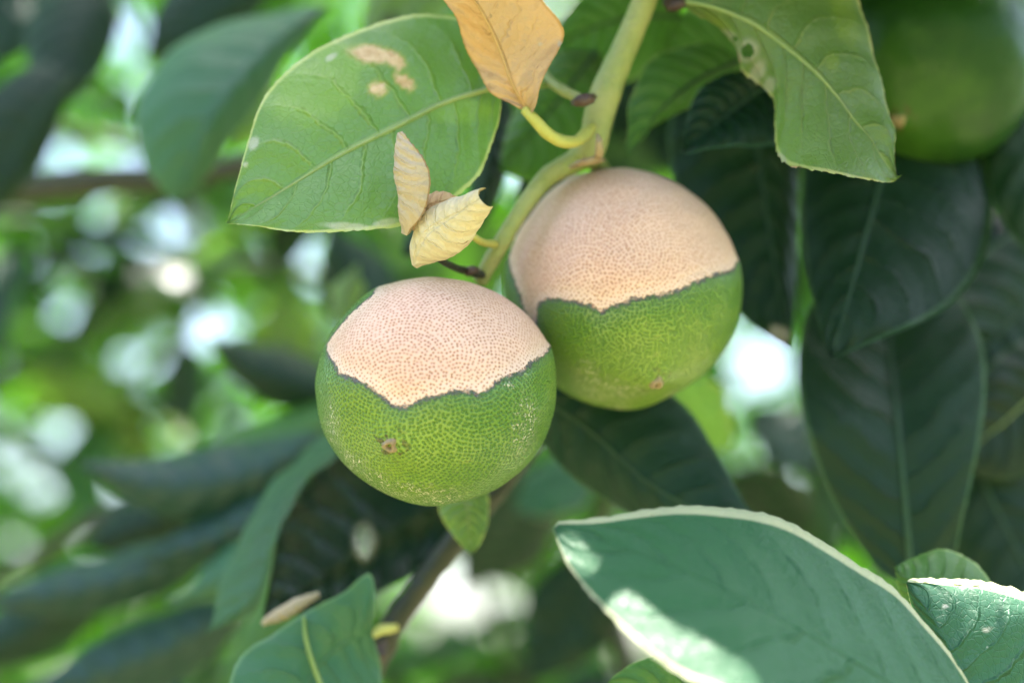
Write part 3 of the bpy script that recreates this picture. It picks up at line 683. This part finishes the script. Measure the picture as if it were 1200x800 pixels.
leaf(rb, 'leaf_dark', (1180, 60, 92), (1260, 330, 70), [(1200, 150, 84), (1230, 250, 76)], [(1140, 110, 94), (1142, 180, 88), (1168, 245, 80), (1205, 295, 74)], [(1250, 90, 94), (1290, 200, 84), (1290, 280, 76)], camber=2.5, rib='rib_dark', seed=44)
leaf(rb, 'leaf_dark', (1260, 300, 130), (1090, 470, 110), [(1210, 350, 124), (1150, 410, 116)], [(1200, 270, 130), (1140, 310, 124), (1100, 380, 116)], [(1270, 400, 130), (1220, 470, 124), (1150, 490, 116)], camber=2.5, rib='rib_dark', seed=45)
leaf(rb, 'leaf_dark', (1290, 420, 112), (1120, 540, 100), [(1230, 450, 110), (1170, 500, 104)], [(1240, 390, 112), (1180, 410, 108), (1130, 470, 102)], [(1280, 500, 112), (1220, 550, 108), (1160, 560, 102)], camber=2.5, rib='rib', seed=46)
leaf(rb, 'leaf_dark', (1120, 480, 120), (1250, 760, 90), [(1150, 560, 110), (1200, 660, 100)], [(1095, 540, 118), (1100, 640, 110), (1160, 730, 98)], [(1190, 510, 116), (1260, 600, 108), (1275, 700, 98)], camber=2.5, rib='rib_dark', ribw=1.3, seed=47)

# ------------------------------------------------------------------ foreground sprig, lower right
fg = thing('leafy_branch', 'leafy sprig with a large pale-rimmed leaf partly lit by the sun, below the limes', 'branch', P(1240, 960, -20))
tube('twig', [(1300, 1060, 0, 9), (1240, 960, -20, 8), (1190, 880, -30, 7), (1150, 820, -20, 6), (1120, 740, 10, 5)], 'stem', fg, fg, rough=0.1)
front_leaf = leaf(fg, 'leaf_teal', (1190, 885, -34), (647, 617, -44), [(1050, 800, -50), (900, 715, -58), (760, 652, -54)],
     [(1135, 800, -30), (1085, 735, -28), (1050, 697, -28), (1015, 672, -30), (975, 644, -32), (915, 617, -34), (860, 604, -36), (800, 600, -38), (740, 604, -40), (690, 613, -42), (662, 616, -43)],
     [(1080, 930, -66), (960, 880, -76), (850, 812, -86), (790, 782, -84), (735, 740, -77), (696, 700, -67), (664, 660, -54)],
     camber=0.5, lipL=(0, -6, 5), wave=0.5, serr=0.9, seed=51, rib=None, label='large smooth leaf with a curled pale rim')
leaf(fg, 'leaf_teal', (1150, 900, -20), (1062, 683, -14), [(1130, 800, -22), (1090, 720, -18)], [(1125, 860, -14), (1090, 770, -14), (1070, 715, -13)],
     [(1235, 860, -14), (1250, 760, -6), (1220, 712, -6), (1160, 690, -8), (1110, 684, -11)], camber=2.2, lipR=(0, -7, 5), serr=0.9, wave=0.5, rib=None, seed=52, spots=[('pale', 1157, 737, 5, 4, 0), ('pale', 1108, 710, 4, 3, 0)], label='neighbouring leaf with the same pale scalloped rim')
leaf(fg, 'leaf_mid', (1120, 740, 10), (1048, 664, 16), [(1090, 700, 10)], [(1080, 730, 14), (1055, 695, 16)], [(1165, 715, 16), (1155, 672, 18), (1130, 650, 20), (1095, 645, 20), (1065, 655, 18)], camber=2.0, serr=0.7, seed=53, N=50, crinkle=0.6, label='small rounded leaf with scalloped edge')
leaf(fg, 'leaf_mid', (930, 900, 4), (705, 805, 10), [(860, 850, 4), (780, 815, 8)], [(890, 830, 8), (840, 785, 10), (790, 764, 12), (750, 772, 12), (722, 790, 11)], [(880, 910, 0), (800, 880, 4), (740, 840, 8)], camber=2.0, seed=54, N=50, rib='rib_dark')

# ------------------------------------------------------------------ lower branch with the holed leaf
lb = thing('leafy_branch', 'dark lower branch slanting down behind the tongued lime, with a holed leaf', 'branch', P(420, 830, 70))
tube('stem', [(640, 500, 78, 11), (590, 565, 72, 12), (540, 625, 68, 14), (490, 690, 66, 14), (455, 742, 66, 14), (420, 830, 70, 15), (390, 920, 76, 16)], 'bark', lb, lb, seg=16, rough=0.12, knobs=[(0.62, 0.25, 0.03)])
tube('bud', [(452, 752, 54, 4), (444, 764, 50, 8), (440, 780, 50, 5)], 'bud', lb, lb, rough=0.5)
tube('petiole', [(463, 735, 56, 5), (446, 738, 48, 6), (436, 744, 44, 4)], 'petiole', lb, lb, rough=0.2)
leaf(lb, 'leaf_sage', (436, 742, 40), (320, 930, 20), [(400, 755, 38), (365, 790, 32), (345, 860, 24)],
     [(440, 705, 36), (434, 672, 38), (400, 694, 38), (366, 712, 36), (320, 742, 32), (282, 768, 28), (268, 800, 24), (270, 860, 20)],
     [(446, 780, 44), (440, 830, 38), (400, 900, 28)], camber=1.5, rib=None, seed=61, crinkle=0.5, label='upturned leaf with a folded corner')
tube('midrib', [(356, 722, 34, 2), (358, 745, 32, 2.6), (365, 772, 30, 3), (380, 812, 28, 3.4)], 'petiole_green', lb, lb)
# curved leaf: its lit outer half and the dark hollow half
leaf(lb, 'leaf_sage', (420, 500, 110), (242, 742, 70), [(390, 532, 92), (330, 600, 70), (305, 680, 60), (290, 715, 64)][:3],
     [(380, 510, 116), (330, 555, 104), (285, 620, 92), (258, 690, 80)], [(395, 535, 88), (350, 575, 70), (324, 625, 60), (312, 690, 56), (300, 715, 58), (275, 725, 62)], camber=1.5, rib=None, seed=62, label='curved leaf catching light on its outer face')
leaf(lb, 'leaf_dark', (560, 560, 110), (308, 722, 58), [(480, 610, 104), (400, 660, 86)], [(500, 520, 112), (440, 515, 104), (390, 532, 90), (348, 580, 74), (322, 640, 64), (312, 700, 58)],
     [(540, 620, 108), (490, 670, 98), (430, 700, 86), (370, 715, 70), (335, 722, 62)], camber=-4, rib=None, seed=63, flip=True, holes=[(427, 634, 9, 18)], spots=[('pale', 427, 634, 14, 24, 0)], label='dark hollow leaf with a hole')
rolled_leaf(lb, 'leaf_withered', [(308, 730, 44, 3), (325, 722, 43, 7), (350, 708, 43, 7), (374, 696, 44, 3)], 30, 200, label='dry rolled leaf edge', seed=31)

# ------------------------------------------------------------------ blurred upper-left bough
ub = thing('leafy_branch', 'bluish blurred leaf on a dark level bough behind the spotted leaf', 'branch', P(-120, 230, 300))
tube('stem', [(-140, 255, 320, 22), (0, 225, 300, 20), (110, 213, 280, 18), (230, 205, 260, 15), (380, 150, 230, 10), (460, 20, 190, 7)], 'bark', ub, ub, rough=0.15, seg=14)
leaf(ub, 'leaf_sage', (385, 8, 150), (206, 238, 130), [(310, 60, 135), (250, 130, 124)], [(330, 12, 165), (250, 32, 160), (190, 70, 150), (162, 120, 142), (166, 180, 136), (185, 218, 132)],
     [(360, 35, 145), (320, 95, 136), (272, 165, 130), (232, 218, 130)], camber=4, rib='rib_dark', ribw=1.2, seed=71, label='large bluish drooping leaf')
leaf(ub, 'leaf_dark', (90, 90, 230), (-40, 260, 220), [(40, 140, 225), (0, 200, 222)], [(40, 75, 235), (-20, 120, 230), (-50, 190, 224)], [(75, 130, 232), (50, 190, 228), (0, 245, 222)], camber=3, rib='rib_dark', seed=72)
leaf(ub, 'leaf_dark', (120, -40, 260), (60, 130, 230), [(95, 20, 245), (75, 80, 236)], [(60, -20, 265), (30, 40, 252), (40, 100, 238)], [(140, 20, 255), (120, 80, 246), (85, 118, 236)], camber=3, seed=73)
leaf(ub, 'leaf_dark', (330, -60, 260), (175, 60, 240), [(280, -20, 250), (220, 25, 244)], [(270, -70, 262), (210, -30, 254), (180, 20, 246)], [(310, 5, 256), (260, 50, 250), (210, 65, 244)], camber=3, seed=74)
leaf(ub, 'leaf_light', (520, -40, 200), (430, 70, 190), [(480, 0, 196), (450, 40, 192)], [(450, -40, 200), (425, 10, 196)], [(520, 20, 200), (480, 60, 194)], camber=3, seed=75)
leaf(ub, 'leaf_light', (300, 60, 190), (275, 175, 180), [(290, 110, 184)], [(268, 90, 190), (262, 140, 184)], [(318, 100, 190), (310, 150, 184)], camber=3, seed=76)
leaf(ub, 'leaf_dark', (40, -80, 300), (-30, 90, 280), [(5, -10, 290), (-15, 50, 284)], [(-30, -60, 300), (-60, 20, 290)], [(60, -10, 300), (30, 60, 286)], camber=3, seed=77)

# ------------------------------------------------------------------ blurred left branch, middle and lower left
mb = thing('leafy_branch', 'shaded branch of long arching bluish leaves, out of focus beside the tongued lime', 'branch', P(520, 560, 330))
tube('stem', [(560, 640, 360, 16), (440, 600, 330, 15), (330, 560, 310, 13), (220, 560, 320, 11), (60, 640, 340, 9), (-120, 760, 360, 8)], 'bark', mb, mb, rough=0.15)
def blur_leaf(root, mat, base, tip, w, bow, z0, z1, seed, tilt=14, label=None, fold=0):
    """a leaf of width w px between two pixels, bowed sideways by bow px, its sides tilted in depth"""
    b, t = np.array(base, float), np.array(tip, float); d = t - b; L = np.linalg.norm(d); d /= L; nn = np.array((d[1], -d[0]))
    def pt(k, s, dz=0):
        q = b + d * L * k + nn * (bow * 4 * k * (1 - k) + s); return (q[0], q[1], z0 + (z1 - z0) * k + dz)
    side = lambda g, q: [pt(k, g * w * wd, g * tilt * m + fold * m) for k, wd, m in ((.12, .24, .5), (.3, .46, 1), (.5, .5, 1), (.72, .36, .7), (.9, .13, .3))]
    leaf(root, mat + '_soft', pt(0, 0), pt(1, 0), [pt(.25, 0), pt(.5, 0), pt(.75, 0)], side(1, 0), side(-1, 0),
         camber=3, wave=1.2, seed=seed, N=40, K=6, label=label)
for i, a in enumerate([
    ('leaf_blue', (385, 505), (85, 540), 88, 46, 170, 190), ('leaf_blue', (400, 545), (145, 660), 62, 18, 160, 180), ('leaf_sage', (365, 590), (195, 708), 58, 14, 150, 165),
    ('leaf_blue', (275, 625), (-40, 705), 66, 20, 190, 210), ('leaf_mid', (430, 470), (215, 545), 60, 10, 230, 240), ('leaf_blue', (300, 700), (15, 815), 84, 16, 180, 200),
    ('leaf_mid', (410, 650), (250, 820), 100, 8, 230, 240), ('leaf_dark', (470, 400), (385, 260), 90, 10, 250, 260), ('leaf_light', (400, 380), (420, 310), 36, 4, 140, 150),
    ('leaf_dark', (420, 460), (240, 395), 70, 14, 240, 250), ('leaf_dark', (130, 650), (-60, 780), 90, 16, 260, 270), ('leaf_dark', (250, 560), (90, 640), 80, 14, 250, 260)]):
    blur_leaf(mb, *a, seed=80 + i, tilt=-5, fold=15)

# blurred leaves under the limes
cb = thing('leafy_branch', 'blurred branch with one vivid backlit leaf, deep below the limes', 'branch', P(760, 980, 260))
tube('stem', [(760, 980, 260, 12), (740, 800, 270, 11), (700, 640, 280, 9), (760, 480, 270, 7)], 'bark', cb, cb, rough=0.15)
for i, a in enumerate([
    ('leaf_light', (790, 430), (862, 530), 70, -6, 170, 180), ('leaf_dark', (640, 540), (540, 690), 100, 10, 300, 310), ('leaf_dark', (700, 640), (620, 800), 110, 10, 280, 290),
    ('leaf_dark', (600, 800), (470, 880), 110, 10, 280, 290), ('leaf_dark', (860, 560), (950, 640), 80, 10, 300, 320), ('leaf_dark', (880, 480), (950, 560), 70, 10, 320, 320),
    ('leaf_teal', (700, 560), (600, 600), 70, -8, 250, 250)]):
    blur_leaf(cb, *a, seed=110 + i, tilt=(16 if i % 2 else -14))

# ------------------------------------------------------------------ background branches (generic leaves that hang from real twigs)
def generic_leaf(seed, length=1.0, width=0.46, rows=22, cols=9):
    rs = np.random.default_rng(seed)
    fold = rs.uniform(0.05, 0.5); curl = rs.uniform(-0.1, 0.7); tw = rs.uniform(-0.5, 0.5); side = rs.uniform(-.12, .12)
    V, UV = [], []
    pet = 0.10
    for i in range(rows):
        u = i / (rows - 1)
        if u < pet: hw = 0.012
        else:
            k = (u - pet) / (1 - pet); hw = width / 2 * (math.sin(math.pi * k ** 0.82) ** 0.85) * (1 - 0.12 * k) + 0.004
        for j in range(cols):
            v = -1 + 2 * j / (cols - 1); y = v * hw; a = abs(v)
            x = u - fold * 0.02 * a; z = fold * a * hw * 1.0 - curl * 0.5 * u * u + 0.018 * math.sin(u * 14 + v * 2 + seed) * a
            y += side * math.sin(u * math.pi)
            an = tw * u; V.append((x, y * math.cos(an) - z * math.sin(an) * 0.6, z + y * math.sin(an))); UV.append(((max(0, u - pet)) / (1 - pet), j / (cols - 1)))
    F = [(i * cols + j, (i + 1) * cols + j, (i + 1) * cols + j + 1, i * cols + j + 1) for i in range(rows - 1) for j in range(cols - 1)]
    return np.array(V), np.array(UV, np.float32), F

def mesh_from(name, V, UV, F, mat):
    me = bpy.data.meshes.new(name); me.from_pydata([tuple(v) for v in V], [], F)
    lay = me.uv_layers.new(name='leaf'); li = np.zeros(len(me.loops), int); me.loops.foreach_get('vertex_index', li)
    lay.data.foreach_set('uv', UV[li].ravel()); me.materials.append(M[mat]); me.polygons.foreach_set('use_smooth', [True] * len(F))
    return me
VAR = {m: [mesh_from('leaf', *generic_leaf(200 + k), m) for k in range(5)] for m in ('leaf_mid_soft', 'leaf_blue_soft', 'leaf_dark_soft', 'leaf_teal_soft', 'leaf_light_soft')}

def leaf_frame(direction, roll):
    x = Vector(direction).normalized(); up = Vector((0, 0, 1))
    if abs(x.dot(up)) > 0.97: up = Vector((0, -1, 0.2))
    y = up.cross(x).normalized(); z = x.cross(y)
    m = Matrix((x, y, z)).transposed()
    return m @ Matrix.Rotation(roll, 3, 'X')

# bright openings of the photograph's background: (x, y, radius) in its pixels
GAPS = [(370, 313, 11), (262, 388, 8), (235, 392, 8), (145, 418, 5), (14, 482, 4), (70, 512, 5), (130, 563, 5), (16, 548, 6), (52, 568, 5), (80, 365, 8), (893, 432, 17), (525, 695, 24), (560, 705, 16),
        (350, 712, 14), (920, 525, 8), (735, 750, 12), (120, 30, 20), (88, 200, 9), (145, 180, 9), (612, 188, 14), (20, 110, 8), (640, 700, 7), (215, 270, 5)]
def in_gap(p, extra=0):
    x, y, d = project(p)
    return d > 0 and any((x - a) ** 2 + (y - b) ** 2 < (r + extra) ** 2 for a, b, r in GAPS)
GA = np.array(GAPS, float)
def dense(W, rows, cols, k=4):
    """points spread over a leaf grid"""
    G = W.reshape(rows, cols, 3)
    u = np.linspace(0, rows - 1, rows * k); i0 = np.minimum(u.astype(int), rows - 2); f = (u - i0)[:, None, None]
    G = G[i0] * (1 - f) + G[i0 + 1] * f
    v = np.linspace(0, cols - 1, cols * k); j0 = np.minimum(v.astype(int), cols - 2); f = (v - j0)[None, :, None]
    return (G[:, j0] * (1 - f) + G[:, j0 + 1] * f).reshape(-1, 3)
def clear_of_gaps(Wd, extra=0.0):
    q = Wd - np.array(CAM); d = q @ np.array(FWD)
    x = 600 + q @ np.array(RIGHT) / d * FPX; y = 400 - q @ np.array(UP) / d * FPX
    return not ((x[:, None] - GA[:, 0]) ** 2 + (y[:, None] - GA[:, 1]) ** 2 < (GA[:, 2] + extra) ** 2).any()

def bg_branch(label, p0, p1, n, mats, size, seed, group=None):
    rs = random.Random(seed); p0, p1 = Vector(p0), Vector(p1)
    root = thing('leafy_branch', label, 'branch', p0, group)
    mid = (p0 + p1) / 2 + Vector((rs.uniform(-.03, .03), 0, 0.03))
    put('twig', tube_mesh('twig', [p0, mid, p1], [0.004, 0.003, 0.0015], seg=8, rows=20), 'bark', root, root)
    L = (p1 - p0).length
    for i in range(n):
        k = (i + rs.uniform(0, .8)) / n
        q = p0 * (1 - k) ** 2 + mid * 2 * k * (1 - k) + p1 * k * k
        al = (p1 - p0).normalized(); az = i * 2.4 + rs.uniform(-.5, .5)
        dirv = al * 0.5 + Vector((math.cos(az), math.sin(az) * 0.8, rs.uniform(-0.9, 0.1)))
        s = size * rs.uniform(0.75, 1.2)
        me = rs.choice(VAR[rs.choice(mats) + '_soft'])
        ml = Matrix.Translation(q - p0) @ leaf_frame(dirv, rs.uniform(-.8, .8)).to_4x4() @ Matrix.Scale(s, 4)
        if not clear_of_gaps(np.array([tuple(p0 + ml @ v.co) for v in me.vertices])): continue
        o = bpy.data.objects.new('leaf', me); COL.objects.link(o); o.parent = root
        o.matrix_local = ml
    return root

BG_LABELS = ['blurred bright green spray just below the dark level bough', 'blurred branch hanging behind the large bluish drooping leaf', 'blurred branch beyond the tips of the long arching bluish leaves',
    'blurred branch between the spotted leaf and the arching bluish leaves', 'blurred branch underneath the arching bluish leaves and the holed leaf', 'blurred branch mostly hidden behind the spotted leaf',
    'blurred branch above the level bough beside the bluish drooping leaf', 'farthest, faintest branch seen under the tip of the spotted leaf',
    'blurred branch behind the slanting lower stem under the tongued lime', 'dark branch directly behind the flat-edged lime cap', 'blurred branch between the pale-rimmed leaf and the upright dark leaf',
    'blurred branch beneath the tip of the large pale-rimmed leaf', 'blurred branch behind the pale green fruiting stem and its purple bud', 'blurred branch showing past the broad dark leaf with a bright rim',
    'blurred branch in deep shade past the upright dark leaf']
for i, (x0, y0, x1, y1, z, side) in enumerate([(-150, 330, 150, 300, 520, 0), (60, 150, 330, 330, 620, 0), (-140, 520, 140, 470, 560, 0), (420, 330, 200, 420, 560, 0), (430, 760, 150, 860, 520, 0),
        (560, 40, 380, 260, 480, 0), (40, -60, 200, 120, 640, 0), (230, 280, 60, 440, 760, 0),
        (640, 860, 560, 620, 560, 1), (980, 120, 840, 330, 420, 1), (1000, 500, 860, 640, 520, 1), (820, 820, 660, 740, 560, 1), (720, 60, 640, 260, 380, 1), (1180, 200, 1090, 420, 460, 1), (1240, 480, 1140, 640, 480, 1)]):
    bg_branch(BG_LABELS[i], P(x0, y0, z), P(x1, y1, z + 40), 13, ['leaf_dark', 'leaf_dark', 'leaf_mid', 'leaf_blue'] if side else ['leaf_mid', 'leaf_light', 'leaf_dark', 'leaf_blue'], 0.085, 300 + i,
              'background branches right of the limes' if side else 'background branches left of the limes')

# ------------------------------------------------------------------ foliage nobody could count
def mass(name, label, centres, size, mat, seed, test=None, hang=0.5):
    rs = np.random.default_rng(seed)
    tm = [generic_leaf(400 + k, rows=7, cols=3) for k in range(6)]
    VV, UU, FF, off = [], [], [], 0
    for ci, c in enumerate(centres):
        V, UV, F = tm[rs.integers(6)]
        az = rs.uniform(0, 6.28); dirv = (math.cos(az), math.sin(az), rs.uniform(-hang * 2, 0.5))
        m = np.array(leaf_frame(dirv, rs.uniform(-.9, .9))) * (size[ci] if isinstance(size, list) else size) * rs.uniform(0.7, 1.2)
        W = (V - np.array((0.5, 0, 0))) @ m.T + c
        if test is not None and not test(W, c): continue
        VV.append(W); UU.append(UV); FF += [tuple(k + off for k in f) for f in F]; off += len(W)
    me = mesh_from(name, np.vstack(VV), np.vstack(UU), FF, mat)
    o = bpy.data.objects.new(name, me); COL.objects.link(o)
    o['kind'] = 'stuff'; o['label'] = label; o['category'] = 'foliage'
    return o

# the neighbouring tree's foliage behind everything
cs = []
for _ in range(8500):
    d = rng.uniform(1.35, 2.3); cs.append(np.array(CAM + FWD * d + RIGHT * rng.uniform(-1.15, 1.15) * d * 0.62 + UP * rng.uniform(-1, 0.95) * d * 0.44))
mass('background_foliage', 'blurred mass of citrus foliage far behind the limes', cs, 0.085, 'leaf_far', 3, lambda W, c: clear_of_gaps(dense(W, 7, 3, 3)))

# the crown of this tree overhead: it keeps the fruit in the shade, with one chink that lets the sun reach the front leaf
ctr = P(640, 400, 20)
e1 = SUN.orthogonal().normalized(); e2 = SUN.cross(e1)
E12 = np.stack([np.array(e1), np.array(e2)], 1)
_fv = np.array([tuple(front_leaf.data.vertices[k].co + fg.location) for k in range(len(front_leaf.data.vertices))])
_fp = np.array([project(v)[:2] for v in _fv])
def on_front(x, y): return Vector(_fv[int(np.argmin((_fp[:, 0] - x) ** 2 + (_fp[:, 1] - y) ** 2))])
CHINKS = [(on_front(664, 638), on_front(690, 662), 0.0019), (on_front(728, 714), on_front(792, 764), 0.0034), (on_front(792, 764), on_front(880, 820), 0.0040), (P(1075, 680, -10), P(1200, 698, -4), 0.0030)]
CH = [(np.array(a) @ E12, np.array(b) @ E12, r) for a, b, r in CHINKS]
def chink(W, c):
    q = dense(W, 7, 3, 5) @ E12
    for a, b, r in CH:
        e = b - a; t = np.clip((q - a) @ e / (e @ e), 0, 1)
        if (np.linalg.norm(q - (a + t[:, None] * e), axis=1) < r).any(): return False
    return True
cs = []
for _ in range(3800):
    h = rng.uniform(0.95, 1.45)
    r = 0.30 * math.sqrt(rng.uniform()); an = rng.uniform(0, 6.283)
    cs.append(np.array(ctr + SUN * h + e1 * r * math.cos(an) + e2 * r * math.sin(an)))
cs = [c for c in cs if project(c)[1] < -60 or project(c)[2] < 0.05]
big = len(cs)
for _ in range(6000):                        # unseen small shoots, added to edge the sun streak on the front leaf
    h = rng.uniform(0.21, 0.40)
    r = 0.11 * math.sqrt(rng.uniform()); an = rng.uniform(0, 6.283)
    c = np.array(P(780, 700, -50) + SUN * h + e1 * r * math.cos(an) + e2 * r * math.sin(an))
    if project(c)[1] < -70: cs.append(c)
mid_ = len(cs)
for _ in range(9000):  # tiny leaves crowded round the chinks, added to sharpen the streak
    a, b, r = CHINKS[int(rng.integers(3))]; h = rng.uniform(0.215, 0.27); r = 0.022 * math.sqrt(rng.uniform()); an = rng.uniform(0, 6.283)
    c = np.array(a + (b - a) * rng.uniform(-0.3, 1.3) + SUN * h + e1 * r * math.cos(an) + e2 * r * math.sin(an))
    if project(c)[1] < -40: cs.append(c)
sizes = [0.075] * big + [0.026] * (mid_ - big) + [0.013] * (len(cs) - mid_)
mass('overhead_foliage', 'dense crown foliage overhead that shades the limes, with shoots added to edge a sun streak', cs, sizes, 'leaf_far', 5, chink)

cs = []
for _ in range(3400):                        # the crown goes on unseen over the branches behind, added to shade them
    y = rng.uniform(0.75, 3.6); cs.append(np.array((rng.uniform(-1.3, 1.3) * (0.4 + 0.5 * y), y, 1.75 + 0.47 * y + rng.uniform(0, 0.6))))
mass('overhead_foliage', 'open crown foliage added above the background branches to shade them, letting sun flecks through', cs, 0.11, 'leaf_far', 6, lambda W, c: project(c)[1] < -80)

# the orchard all round: the rows beyond, and unseen ones added behind the viewpoint
cs = []
for _ in range(11500):
    d = rng.uniform(3.4, 5.2); cs.append(np.array(CAM + FWD * d + RIGHT * rng.uniform(-1, 1) * d * 0.52 + UP * rng.uniform(-1, 0.9) * d * 0.36))
mass('orchard_row', 'farthest blurred row of orchard foliage against the sky', cs, 0.12, 'leaf_far', 11, lambda W, c: clear_of_gaps(dense(W, 7, 3, 3), -3))
cs = []
for _ in range(9000):  # leaf ring out of view, added to darken front fill and reflections
    a = rng.uniform(0.75, 5.53); r = rng.uniform(3.4, 4.8)
    cs.append(np.array((r * math.sin(a), r * math.cos(a), 0.15 + 2.5 * rng.uniform() ** 0.8 + 0.25 * math.sin(a * 5))))
mass('added_orchard_rows', 'leafy orchard rows added behind and beside the viewpoint to cut sky fill', cs, 0.2, 'leaf_far', 12)
